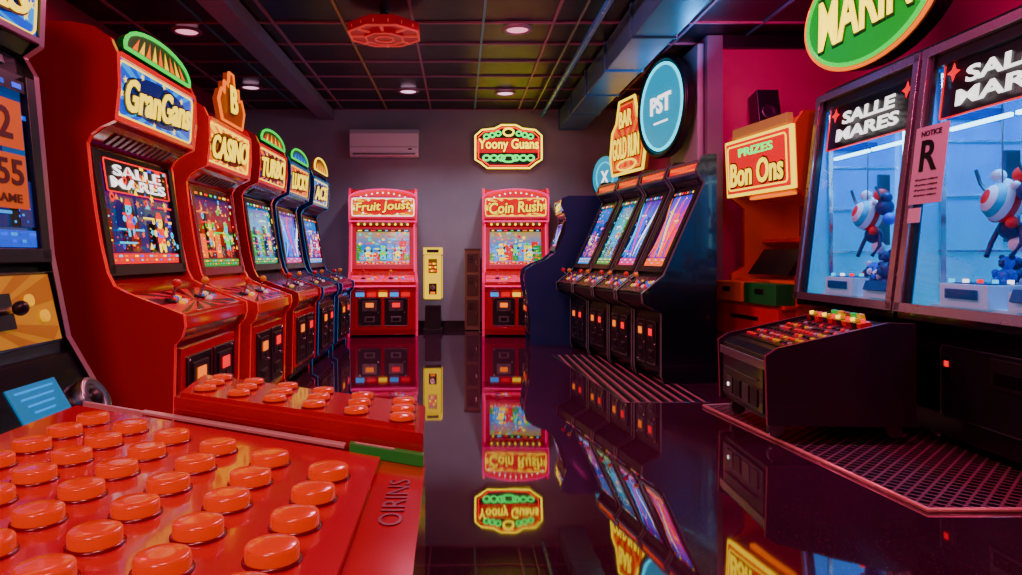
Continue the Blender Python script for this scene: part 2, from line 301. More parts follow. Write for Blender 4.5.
def arcade(name,loc,rz,w,P,side,rim,body,mqs,mqt,scst,ctm,ctlbody,doorc=None,ink=None,tm=None,topper=None,bezel=None,scrtext=None,seed=1,sticks=True,doors=True):
    root=empty(name,loc,rz)
    s=MB()
    for y in(-w/2+.016,w/2-.016): s.prism(P['side'],-.016,.016,side,T((0,y,0))@PM,rim=rim)
    s.build('side_panels',root,bevel=.004)
    b=MB(); bd=[P['front'][0],P['front'][1],P['lip'][0],P['lip'][1],P['ctl'][1],P['scr'][0],P['scr'][1],P['spk'][0],P['spk'][1],P['mq'][0],P['mq'][1]]
    mz=P['side'][-3][1]-.03; back=P['side'][0][0]+.02
    bd=[(back,.02),(P['front'][0][0]-.05,.02)]+list(bd)+[(P['mq'][1][0]-.1,mz),(back,mz)]
    iw=w-.062
    b.prism(bd,-iw/2,iw/2,body,PM)
    F=PF(*P['front']); fl=seglen(*P['front'])
    dk=doorc or blackm
    if doors:
        b.box(F@T((0,.0,.006)),(iw*.86,fl*.88,.018),dk)
        for sx in(-1,1):
            D=F@T((sx*iw*.2,-fl*.02,0))
            b.box(D@T((0,0,.018)),(iw*.34,fl*.74,.016),blackm); b.tube(rrect(iw*.34,fl*.74,.01),.004,steel,D@T((0,0,.027)))
            b.box(D@T((0,fl*.16,.028)),(iw*.22,fl*.28,.014),steel)
            b.box(D@T((0,fl*.18,.036)),(iw*.12,fl*.12,.01),gorg if sx<0 else gred)
            b.box(D@T((0,fl*.06,.036)),(iw*.012,fl*.06,.008),blkink)
            b.box(D@T((0,-fl*.2,.028)),(iw*.16,fl*.15,.014),steel); b.box(D@T((0,-fl*.2,.034)),(iw*.1,fl*.09,.01),blkink)
            for sy in(-1,1): b.cyl(D@T((sx*iw*.15,sy*fl*.34,.024)),.008,.008,chrome,10)
            b.cyl(D@T((iw*.13,-fl*.02,.024)),.01,.01,chrome,12)
    Lp=PF(*P['lip']); b.box(Lp@T((0,0,.004)),(iw,seglen(*P['lip'])*.9,.012),ctlbody)
    C=PF(*P['ctl']); cl=seglen(*P['ctl'])
    b.box(C@T((0,0,.004)),(iw,cl*.98,.014),ctlbody)
    if sticks:
      for k,sx in enumerate((-.3,.12)):
        J=C@T((iw*sx,0,.01)); b.cyl(J,.028,.012,blackm,16); b.cyl(J,.007,.085,chrome,10); b.sph(J@T((0,0,.095)),.021,[jr,jy][k])
        for i in range(3):
            for j in range(2): b.cyl(J@T((.065+i*.042,-.03+j*.045+i*.006,0)),.016,.014,btns[(i+j*2+k)%4],14)
    S=PF(*P['scr']); sl=seglen(*P['scr'])
    bz=bezel or blackm
    b.box(S@T((0,0,.004)),(iw,sl,.012),bz)
    for sx in(-1,1): b.box(S@T((sx*(iw/2-.03),0,.02)),(.05,sl*.97,.03),bz)
    b.box(S@T((0,-sl/2+.025,.02)),(iw,.05,.03),bz)
    K=PF(*P['spk']); kl=seglen(*P['spk'])
    for k in range(-5,6): b.box(K@T((k*iw*.07,0,.004)),(iw*.035,kl*.5,.01),steel)
    Mq=PF(*P['mq']); ml=seglen(*P['mq'])
    for sy in(-1,1): b.box(Mq@T((0,sy*(ml/2-.012),.012)),(iw,.024,.024),rim)
    b.build('cabinet_body',root,bevel=.003)
    a=MB(); sw,sh=iw-.13,sl-.09
    a.quad(S@T((0,.01,.0108)),sw,sh,scst['bg']); game(a,S@T((0,.01,.0105)),sw,sh,seed,scst)
    mh=ml-.045
    sunburst(a,Mq@T((0,0,.008)),iw,mh,mqs[0],mqs[1])
    if mh>.15:
        a.flat(ell(iw*.44,mh*.4,28),mqs[2],Mq@T((0,0,.0095))); a.tube(rrect(iw*.97,mh*.93,.03),.005,mqs[3],Mq@T((0,0,.009)))
        for k in range(10):
            q=k*.628+.2; a.flat([(.02*(1 if i%2 else .4)*math.cos(i*math.pi/5),.02*(1 if i%2 else .4)*math.sin(i*math.pi/5)) for i in range(10)],mqs[3],Mq@T((iw*.46*math.cos(q),mh*.42*math.sin(q),.0105)))
    sunburst(a,C@T((0,0,.0125)),iw*.96,cl*.9,ctm[0],ctm[1],22)
    a.build('lit_artwork',root)
    if mqt: logo(mqt,root,Mq@T((0,0,.014))@Rz(3),iw*.86,ml*.5,tm or gyel,ink or redink,shear=.15,name='marquee_lettering')
    if scrtext:
        p=MB(); p.box(S@T((0,sl*.3,.025)),(iw*.78,sl*.26,.01),blkink); p.tube(rrect(iw*.78,sl*.26,.01),.004,gred,S@T((0,sl*.3,.031))); p.build('title_card',root)
        txt(scrtext,root,S@T((0,sl*.3,.033)),iw*.68,sl*.19,gwht,.002,.02)
    if topper: topper(root,w,P)
    return root
def arch_topper(c1,tubec,ma,mb_,h=.16,dz=-.02):
    def f(root,w,P):
        b=MB(); z=P['side'][-3][1]; F=PF((.02,z+dz-.06),(.0,z+.3),t=0)@T((0,h/2,0)); p=arch(w*.8,h,h*.8)
        b.prism(p,-.02,.02,c1,F); b.tube(p,.010,tubec,F@T((0,0,.02)))
        for k in range(9):
            x=w*.36*(k-4)/4.7; b.flat([(x-.026,-h*.4),(x+.026,-h*.4),(x*.8,h*.3*(1-abs(k-4)/7))],ma if k%2 else mb_,F@T((0,0,.022)))
        b.build('topper_sign',root)
    return f
mqYR=(cardred,cardor,carddk,cardyel); mqBL=(cardblu,cardsky,cardnav,gyel); mqGD=(cardor,cardyel,carddk,gyel); mqOB=(cardnav,cardor,carddk,gyel)
S_blue=ST('scr_blue',[(.0,.01,.1),(.0,.05,.4),(.0,.2,.7)],[cardblu,cardnav,cardpnk],cardsky,[gcyn,gyel,gred,gwht,gpnk])
S_dark=ST('scr_dark',[(.05,.0,.05),(.01,.01,.1),(.1,.0,.1)],[carddk,cardnav,blkink],cardred,[gred,gcyn,gorg,gred,gyel,gblu],34,2)
S_warm=ST('scr_warm',[(.1,.0,.02),(.3,.02,.0),(.0,.01,.1)],[carddk,cardor,blkink],cardgrn,[gorg,gyel,gred,ggrn,gcyn],34)
S_teal=ST('scr_teal',[(.0,.2,.3),(.0,.45,.6),(.0,.1,.4)],[cardsky,cardgrn,cardnav],cardgrn,[gcyn,ggrn,gwht,gyel,gpnk])
S_purp=ST('scr_purple',[(.05,.0,.4),(.4,.0,.4),(.0,.05,.8)],[cardblu,cardpnk,cardor],cardor,[gorg,gblu,gyel,gpnk,gred],10,0,1.1,1)
S_swirl=ST('scr_swirl',[(.0,.02,.3),(.0,.15,.8),(.1,.0,.4)],[cardblu,cardsky,cardnav],cardpnk,[gcyn,gblu,gpnk,gblu,gwht],12,0,1.1,1)
S_rain=ST('scr_rainbow',[(.0,.3,.5),(.0,.15,.6),(.4,.3,.0)],[cardgrn,cardsky,cardyel,cardred],cardred,[gyel,gcyn,gred,ggrn,gcyn,gorg],40,3,1.2)
cRD=(mat('deck_red',(.5,.0,.01),.25,emit=.25,ecol=(1,.0,.05)),mat('deck_dark',(.06,.0,.01),.25)); cBK=(blkink,mat('deck_maroon',(.12,.0,.02),.25,emit=.15,ecol=(.6,.0,.1))); cPK=(cardpnk,cardred); cYL=(mat('deck_yellow',(.5,.26,.0),.3,emit=.25,ecol=(1,.5,.0)),mat('deck_gold',(.4,.16,.0),.3,emit=.18,ecol=(1,.35,.0)))
XM=-1.57
PA=dict(side=[(-.85,0),(.28,0),(.285,.30),(.27,.44),(.19,.58),(.12,.70),(.06,1.0),(.0,1.66),(-.04,1.73),(.02,1.77),(.03,2.02),(-.1,2.12),(-.7,2.12),(-.8,2.12),(-.85,2.12)],
 front=((.265,.06),(.26,.38)),lip=((.25,.43),(.12,.65)),ctl=((.105,.68),(.045,.94)),scr=((.035,.97),(-.03,1.65)),spk=((-.035,1.655),(-.055,1.72)),mq=((.0,1.775),(.01,2.01)))
A=arcade('arcade_cabinet',(XM,2.15,0),0,.92,PA,black,mat('rose_grey_molding',(.5,.25,.34),.3,.6),black,mqBL,'STARS',ST('scr_a',[(.0,.02,.1),(.0,.1,.35),(.0,.03,.2)],[cardnav,blkink],cardblu,[cardblu,gblu,cardsky],10,0,.8),cYL,black,seed=9,sticks=False,doors=False)
S=PF(*PA['scr']); b=MB(); so=mat('orange_sticker',(.6,.11,.0),.5,emit=.25,ecol=(1,.2,.0))
b.box(S@T((.19,.14,.034)),(.26,.17,.004),so); b.box(S@T((.19,-.06,.034)),(.26,.19,.004),so); b.build('price_stickers',A)
txt('2',A,S@T((.22,.14,.038)),.08,.11,redink,.001); txt('155',A,S@T((.2,-.03,.038)),.2,.09,redink,.001); txt('GAME',A,S@T((.2,-.12,.038)),.16,.03,redink,.001)
Lp=PF(*PA['lip']); C=PF(*PA['ctl']); b=MB(); b.box(Lp@T((.12,-.02,.012)),(.26,.12,.006),mat('cyan_label',(.0,.25,.5),.4,emit=.3,ecol=(.0,.4,.9)))
for k in range(4): b.box(Lp@T((.12,.02-.025*k,.016)),(.2-.03*k,.006,.003),cardsky)
b.lathe(Lp@T((.36,-.08,.01)),[(.08,0),(.08,.03),(.065,.045),(.045,.035)],steel,28); b.sph(Lp@T((.36,-.08,.02)),.045,blackm); b.tube(ell(.072,.072,24),.006,chrome,Lp@T((.36,-.08,.045)))
b.box(C@T((.1,0,.016)),(.12,.12,.012),blackm); b.cyl(C@T((.1,0,.02)),.012,.06,chrome); b.sph(C@T((.1,0,.085)),.025,blackm); b.cyl(C@T((.26,.03,.014)),.022,.012,btns[0]); b.cyl(C@T((.33,-.03,.014)),.022,.012,btns[0])
b.build('trackball_and_labels',A)
arcade('arcade_cabinet',(XM,3.58,0),0,.94,CL,red,tmred,dred,mqBL,'GranGans',S_dark,cRD,red,doorc=red,ink=navyink,topper=arch_topper(mat('green_plastic',(.0,.25,.02),.3),ggrn,cardyel,cardor,.13,-.03),scrtext='SALLE\nMARES',seed=11)
def crown(root,w,P):
    b=MB(); F=PF((.03,1.86),(.02,2.16),t=.5)
    p=[(-.2,-.14),(.2,-.14),(.26,-.02),(.2,.06),(.15,.04),(.14,.12),(.06,.1),(.04,.2),(-.04,.2),(-.06,.1),(-.14,.12),(-.15,.04),(-.2,.06),(-.26,-.02)]
    b.prism(p,-.02,.02,mat('crown_brown',(.3,.02,.0),.3,emit=.15,ecol=ORG),F); b.tube(p,.01,gorg,F@T((0,0,.02))); b.build('topper_sign',root)
    logo('B',root,F@T((0,.02,.03)),.14,.18,gyel,redink)
arcade('arcade_cabinet',(XM,4.68,0),0,.88,shiftP(CL,.965),red,tmred,ored,mqGD,'CASINO',S_warm,cRD,ored,doorc=red,ink=redink,topper=crown,bezel=dred,seed=12)
arcade('arcade_cabinet',(XM,5.75,0),0,.86,shiftP(CL,.97),dred,tmred,black,mqOB,'TURBO',S_teal,cBK,ored,doorc=ored,topper=arch_topper(mat('green_plastic',GRN),ggrn,cardyel,cardred,.11),seed=13)
arcade('arcade_cabinet',(XM,6.7,0),0,.82,shiftP(CL,.965),navy,tmteal,navy,mqYR,'LUCKY',S_swirl,cBK,navy,topper=arch_topper(mat('green_plastic',GRN),ggrn,cardsky,cardblu,.11),seed=14)
arcade('arcade_cabinet',(XM,7.72,0),0,.84,shiftP(CL,.955),navy,tmteal,navy,mqBL,'ACE',S_blue,cBK,navy,topper=arch_topper(mat('orange_plastic',(.4,.1,.0)),gyel,cardyel,cardor,.15,dz=.02),seed=15)
def pinkframe(root,w,P):
    b=MB(); z=P['mq'][1][1]; F=PF((.055,z-.32),(.06,z+.08),t=.5); p=arch(w*.98,.4,.1)
    b.tube(p,.009,gpnk,F); b.prism(arch(w*.95,.11,.09),-.05,.0,cardred,F@T((0,.14,-.02)))
    for s in(-1,1):
        Sg=PF(*P['scr']); b.box(Sg@T((s*(w/2-.035),0,.04)),(.014,.62,.012),gpnk)
    Cg=PF(*P['lip']); b.box(Cg@T((0,-.01,.014)),(w*.92,.014,.012),gpnk)
    for k in range(-4,5): b.cyl(PF(*P['spk'])@T((k*w*.09,.0,.012)),.014,.014,gyel,10)
    for k in range(-5,6): b.sph(F@T((k*w*.08,.155-.0035*k*k,.012)),.011,gwht,8)
    Fr=PF(*P['front'])
    for k in range(-2,3): b.box(Fr@T((k*w*.16,.2,.02)),(w*.12,.05,.01),[cardyel,cardsky,cardred][k%3])
    b.build('neon_frame',root)
CB={k:[(p[0],p[1]*.91) for p in v] for k,v in CL.items()}
CB['side']=[(max(p[0],-.70),p[1]) for p in CB['side'] if not(p[0]==-.82)]
CB['side'][-2]=(-.69,CB['side'][-2][1])
redbz=mat('red_bezel',(.5,.0,.02),.3,emit=.25,ecol=(1,.0,.05))
myel=(cardor,cardyel,cardred,gwht)
arcade('arcade_cabinet',(-.97,8.82,0),-84,.86,CB,red,tmpink,red,myel,'Fruit Joust',S_rain,cPK,red,doorc=red,ink=redink,topper=pinkframe,bezel=redbz,seed=21)
arcade('arcade_cabinet',(.70,8.82,0),-92,.84,CB,red,tmpink,red,(cardred,cardyel,cardred,gyel),'Coin Rush',S_rain,cPK,red,doorc=red,ink=redink,topper=pinkframe,bezel=redbz,seed=22)
# right row
RP=dict(side=[(-.46,0),(-.02,0),(0,.06),(.0,.54),(.15,.62),(.16,.70),(-.02,.84),(-.36,1.56),(-.32,1.62),(-.29,1.66),(-.32,1.74),(-.35,1.78),(-.44,1.79),(-.45,1.79),(-.46,1.78)],
 front=((-.02,.08),(-.02,.54)),lip=((.13,.625),(.14,.69)),ctl=((.14,.695),(-.03,.815)),scr=((-.05,.85),(-.375,1.54)),spk=((-.375,1.55),(-.335,1.61)),mq=((-.31,1.63),(-.335,1.74)))
for i,(st,sd) in enumerate(((S_purp,31),(S_swirl,32),(S_teal,33),(S_blue,34))):
    yy=5.66+i*.545; xx=1.51-(yy-5.66)*.17
    arcade('video_cabinet',(xx,yy,.003),189.6,.535,RP,black,tmgrey,blackm,(cardred,cardor,carddk,gyel),None,st,cBK,blackm,seed=sd)
NP=dict(side=[(-.88,0),(-.02,0),(-.02,.3),(.01,.5),(.04,.65),(.05,.74),(.03,.84),(-.06,.90),(-.2,.95),(-.29,1.02),(-.36,1.12),(-.41,1.25),(-.42,1.38),(-.39,1.5),(-.36,1.56),(-.37,1.63),(-.45,1.66),(-.75,1.66),(-.8,1.66),(-.88,1.6)],
 front=((-.04,.08),(-.02,.55)),lip=((.01,.68),(.01,.78)),ctl=((.0,.80),(-.2,.91)),scr=((-.33,1.04),(-.44,1.38)),spk=((-.44,1.4),(-.4,1.45)),mq=((-.4,1.47),(-.39,1.62)))
arcade('arcade_cabinet',(.76,8.06,0),180,.56,NP,mat('navy_side',(.003,.03,.14),.35,coat=.3),navy,navy,mqBL,'SKY',S_swirl,cBK,navy,seed=40,sticks=False)
# ---------------- wall AC
r_=empty('air_conditioner',(-1.02,YB-.012,2.33))
b=MB(); wp=mat('ac_white_plastic',(.9,.88,.92),.35); vg=mat('vent_grey',(.2,.2,.22),.4)
pr=[(0,0),(-.16,0.0),(-.2,.06),(-.21,.3),(-.17,.36),(0,.37)]
b.prism(pr,-.46,.46,wp,MC((0,1,0),(0,0,1),(1,0,0)))
b.box(T((0,-.185,.035))@Rx(30),(.84,.07,.01),vg); b.box(T((0,-.207,.12)),(.9,.006,.006),vg)
b.box(T((.35,-.21,.09)),(.05,.006,.02),blackm); b.build('ac_body',r_,bevel=.012)
# ---------------- back wall sign
r_=empty('lit_wall_sign',(.66,YB-.07,2.47)); F=MC((1,0,0),(0,0,1),(0,-1,0))
p=[(-.4,-.22),(-.3,-.3),(.3,-.3),(.4,-.22),(.47,-.18),(.47,.16),(.38,.24),(.2,.26),(.1,.31),(-.1,.31),(-.2,.26),(-.38,.24),(-.47,.16),(-.47,-.18)]
ngrn=glow('neon_green',(.0,1,.12),2.2); nyel=glow('neon_yellow',(1,.72,.0),3.4); nred=glow('neon_red',(1,.0,.0),2.4)
b=MB(); b.prism(p,-.06,0,blackm,F); b.tube(scaled(p,.96),.012,nyel,F@T((0,0,.01))); b.tube(scaled(p,.87,.85),.01,nred,F@T((0,0,.01)))
b.prism(scaled(p,.84,.8),0,.006,mat('sign_dark_face',(.01,.03,.01),.3),F)
b.prism(rrect(.88,.2,.05),.006,.014,cardred,F@T((0,.02,0)))
for s in(-1,1):
    for k in range(3):
        b.tube([(s*(.1+k*.1)+.045*math.cos(a*.5),-.15+.035*math.sin(a*.5)) for a in range(13)],.013,ngrn,F@T((0,0,.02)))
        b.tube([(s*(.14+k*.08)+.035*math.cos(a*.5),.18-.02*k+.03*math.sin(a*.5)) for a in range(13)],.012,ngrn,F@T((0,0,.02)))
b.tube(ell(.07,.05,16),.013,nyel,F@T((0,.2,.02))); b.tube(ell(.1,.045,16),.012,ngrn,F@T((0,-.16,.02)))
b.build('sign_board',r_); logo('Yoony Guans',r_,F@T((0,.02,.018)),.82,.18,nyel,redink)
# ---------------- yellow capsule machine
r_=empty('capsule_vending_machine',(-.345,9.0,0)); b=MB(); gy=glow('capsule_yellow',(1,.62,.0),1.3); W_=.24
b.box(T((0,0,.03)),(W_,.26,.06),blackm); b.box(T((0,0,.2)),(.2,.22,.3),blackm)
b.box(T((0,0,.72)),(W_-.02,.25,.58),blackm); b.box(T((0,-.127,.72)),(W_-.03,.012,.56),gy)
b.box(T((0,-.136,.86)),(.11,.008,.18),mat('capsule_window',(.1,.05,.0),.1,emit=.15,ecol=(1,.4,.0)))
for s in(-1,1): b.box(T((s*(W_/2-.006),0,.72)),(.01,.2,.54),gy)
b.box(T((0,0,1.05)),(W_,.27,.09),gy); b.box(T((0,-.137,1.05)),(.15,.006,.04),blackm)
for k in range(12): b.sph(T((-.036+.024*(k%4),-.142,.80+.045*(k//4))),.012,[gred,gyel,gorg][k%3],10)
b.box(T((0,-.136,.57)),(.10,.01,.14),blackm); b.cyl(T((0,-.14,.59))@Rx(90),.03,.03,chrome,16); b.box(T((0,-.175,.59)),(.05,.01,.014),steel); b.box(T((0,-.142,.52)),(.06,.01,.03),gorg)
b.build('machine_body',r_,bevel=.005)
# ---------------- narrow wooden locker between the back machines
r_=empty('narrow_wooden_cabinet',(.165,9.38,0)); b=MB(); wd=mat('dark_wood',(.22,.1,.06),.45); wd2=mat('darker_wood',(.08,.035,.025),.4)
b.box(T((0,0,.54)),(.2,.26,1.06),wd)
for z,hh in((.9,.24),(.6,.28),(.24,.34)):
    b.box(T((0,-.131,z)),(.15,.01,hh),wd2); b.box(T((.05,-.139,z)),(.015,.012,.05),chrome)
    for k in range(4): b.box(T((-.02,-.138,z+hh*.35-.025*k)),(.07,.006,.008),blkink)
b.box(T((0,0,1.075)),(.215,.275,.02),wd2); b.build('cabinet_body',r_,bevel=.005)
# ---------------- right wall signs
def NF(ang):
    a=math.radians(180+ang); n=Vector((math.cos(a),math.sin(a),0)); x=Vector((0,0,1)).cross(n)
    return MC(x,(0,0,1),n)
b=MB(); b.box(I4,(.06,.84,1.2),mat('pale_box',(.5,.42,.5),.5)); o=b.build('sign_mounting_box',bevel=.01); o.location=(2.215,6.86,2.35)
def sign(name,loc,ang,fn):
    r=empty(name,loc); F=NF(ang); b=MB(); fn(b,F,r); b.build('sign_board',r); return r
teal=glow('sign_teal_face',(.0,.36,.6),1.0)
def s1(b,F,r):
    b.prism(ell(.5,.5),-.07,.0,blackm,F); b.prism(ell(.40,.40),0,.012,teal,F); b.tube(ell(.42,.42),.016,glow('sign_cyan_rim',(.0,.75,1),2.2),F@T((0,0,.01))); b.tube(ell(.48,.48),.03,blackm,F)
    txt('PST',r,F@T((0,.03,.018)),.42,.18,gwht,.004,.03); b.box(F@T((0,-.15,.014)),(.28,.018,.008),gwht)
sign('round_lit_sign',(1.99,6.9,2.46),11,s1)
def s2(b,F,r):
    p=[(-.4,-.42),(.4,-.42),(.46,-.2),(.4,.1),(.28,.2),(.2,.45),(-.2,.45),(-.28,.2),(-.4,.1),(-.46,-.2)]
    b.prism(p,-.06,0,mat('sign_brown',(.3,.03,.0),emit=.15,ecol=ORG),F); b.tube(p,.018,gyel,F); sunburst(b,F@T((0,-.1,.004)),.66,.56,cardor,cardred,22); b.flat(ell(.2,.16,20),cardred,F@T((0,.25,.006)))
    b.tube(scaled(p,.86),.008,gorg,F@T((0,0,.008)))
    logo('BAR',r,F@T((0,.22,.014)),.34,.2,gyel,redink); logo('GOLD RUN',r,F@T((0,-.12,.014)),.7,.26,gyel,redink); b.tube(ell(.25,.06,18),.012,gyel,F@T((0,-.33,.01)))
sign('shaped_lit_sign',(1.98,8.3,2.4),12,s2)
def s3(b,F,r):
    b.prism(ell(.27,.3),-.05,0,blackm,F); b.prism(ell(.24,.27),0,.01,teal,F); b.tube(ell(.16,.19),.01,gcyn,F@T((0,0,.012))); txt('X',r,F@T((0,0,.014)),.14,.16,gwht)
sign('round_lit_sign',(1.9,9.15,2.02),30,s3)
def s4(b,F,r):
    e=ell(.68,.40,44); b.prism(e,-.12,-.02,blackm,F); b.prism(scaled(e,.97),-.02,0,mat('sign_rim_orange',(.6,.04,.0),emit=.55,ecol=(1,.06,.0)),F)
    b.prism(scaled(e,.89),0,.012,glow('sign_green_face',(.0,.42,.02),.9),F); b.tube(scaled(e,.91),.014,ggrn,F@T((0,0,.012))); b.tube(scaled(e,.98),.012,gorg,F)
    logo('MARIN',r,F@T((0,.0,.016))@Rz(2),.95,.34,nyel,mat('green_ink',(.0,.1,.01)),.1)
    b.box(F@T((0,.3,-.08)),(.06,.2,.05),steel)
sign('oval_lit_sign',(2.6,4.5,2.62),4,s4)
r_=empty('wall_speaker',(2.72,YJ-.01,2.3)); b=MB(); b.box(T((0,-.14,0))@Rx(-12),(.2,.18,.3),blackm); b.box(T((0,-.03,.0)),(.06,.06,.12),steel)
b.lathe(T((0,-.24,-.04))@Rx(78),[(.07,0),(.07,.012),(.03,.004)],steel,20); b.build('speaker_box',r_,bevel=.008)
# ---------------- orange prize booth
r_=empty('prize_booth',(2.44,5.68,0),188)
b=MB(); orl=mat('orange_laminate',(.85,.09,.002),.3,coat=.4); w=.98
for y in(-w/2+.02,w/2-.02): b.prism([(-.55,0),(0,0),(.0,.84),(-.12,.9),(-.12,1.4),(.0,1.5),(.02,1.98),(-.05,2.08),(-.55,2.08)],-.02,.02,orl,T((0,y,0))@PM,rim=ored)
b.prism([(-.53,.02),(-.02,.02),(-.02,.80),(-.5,.84),(-.5,1.46),(-.02,1.5),(0,1.96),(-.08,2.06),(-.53,2.06)],-w/2+.04,w/2-.04,orl,PM)
F=PF((.0,1.5),(.02,1.98)); b.box(F@T((0,0,.012)),(w-.02,.48,.03),gyel); b.box(F@T((0,0,.02)),(w-.08,.43,.03),cardred); b.tube(rrect(w-.14,.37,.03),.008,gyel,F@T((0,0,.036)))
b.box(PF((0,1.98),(0,2.1))@T((0,0,.0)),(w*.8,.08,.05),mat('booth_cream',(.4,.2,.06),emit=.2,ecol=(1,.4,.1)))
b.box(T((-.38,0,1.12)),(.2,w-.1,.03),ored); b.prism([(-.2,.84),(-.05,.84),(-.2,1.05),(-.3,1.05)],-.28,.28,blackm,PM); b.box(T((-.42,.1,1.28)),(.1,.3,.25),dred)
b.box(T((-.1,0,1.48)),(.05,w*.6,.02),gorg)
b.box(T((.06,-.02,.42)),(.14,w-.06,.34),red); b.box(T((.135,-.02,.5)),(.01,.4,.03),steel); b.box(T((.135,-.02,.33)),(.01,w-.12,.01),blkink)
b.box(T((.06,-.25,.70)),(.2,.46,.16),mat('booth_tan_box',(.8,.2,.03),.4)); b.box(T((.06,.24,.70)),(.2,.44,.16),mat('booth_green_box',(.01,.22,.03),.4))
b.box(T((.03,0,.605)),(.16,w,.03),ored); b.box(T((.165,.25,.72)),(.012,.12,.04),steel); b.box(T((.165,-.24,.72)),(.012,.12,.04),steel)
b.build('booth_body',r_,bevel=.006)
logo('Bon Ons',r_,F@T((0,-.06,.038)),w*.78,.2,gyel,blkink,.1); txt('PRIZES',r_,F@T((0,.12,.038)),w*.5,.07,ngrn)
# ---------------- claw machines
lb=grad('claw_blue_panel',[(.0,.40,.65),(.0,.22,.6),(.0,.08,.4)],.55); lbs=art('claw_back_art',[(.0,.15,.5),(.0,.3,.6),(.0,.04,.2),(.05,.5,.75),(.0,.02,.08)],(9,13),50,.55,.5); glassm=bpy.data.materials.new('claw_glass'); glassm.use_nodes=True
nt=glassm.node_tree; nt.nodes.clear(); o_=nt.nodes.new('ShaderNodeOutputMaterial'); mx=nt.nodes.new('ShaderNodeMixShader'); tr=nt.nodes.new('ShaderNodeBsdfTransparent'); gl=nt.nodes.new('ShaderNodeBsdfGlossy'); gl.inputs['Roughness'].default_value=.02; fr=nt.nodes.new('ShaderNodeFresnel'); fr.inputs['IOR'].default_value=1.25
nt.links.new(fr.outputs[0],mx.inputs[0]); nt.links.new(tr.outputs[0],mx.inputs[1]); nt.links.new(gl.outputs[0],mx.inputs[2]); nt.links.new(mx.outputs[0],o_.inputs[0])
tubew=glow('blue_white_tube',(.3,.8,1),6); frm=mat('champagne_frame',(.5,.38,.44),.25,.85)
pcols=[mat('plush_%s'%n,c,.5) for n,c in(('blue',(.0,.12,.8)),('white',(.7,.75,.85)),('red',(.85,.01,.02)),('teal',(.0,.45,.6)),('pink',(.8,.05,.3)),('navy',(.0,.02,.15)))]
def plush(b,M,s,c,c2):
    b.sph(M@T((0,0,.07*s)),.07*s,c,12); b.sph(M@T((0,0,.18*s)),.055*s,c,12); b.sph(M@T((.045*s,0,.17*s)),.025*s,c2,8)
    for q in(-1,1):
        b.sph(M@T((0,q*.045*s,.225*s)),.022*s,c2,8); b.sph(M@T((.03*s,q*.075*s,.1*s)),.028*s,c,8); b.sph(M@T((.06*s,q*.045*s,.03*s)),.032*s,c,8)
        b.sph(M@T((.05*s,q*.02*s,.195*s)),.008*s,blkink,6)
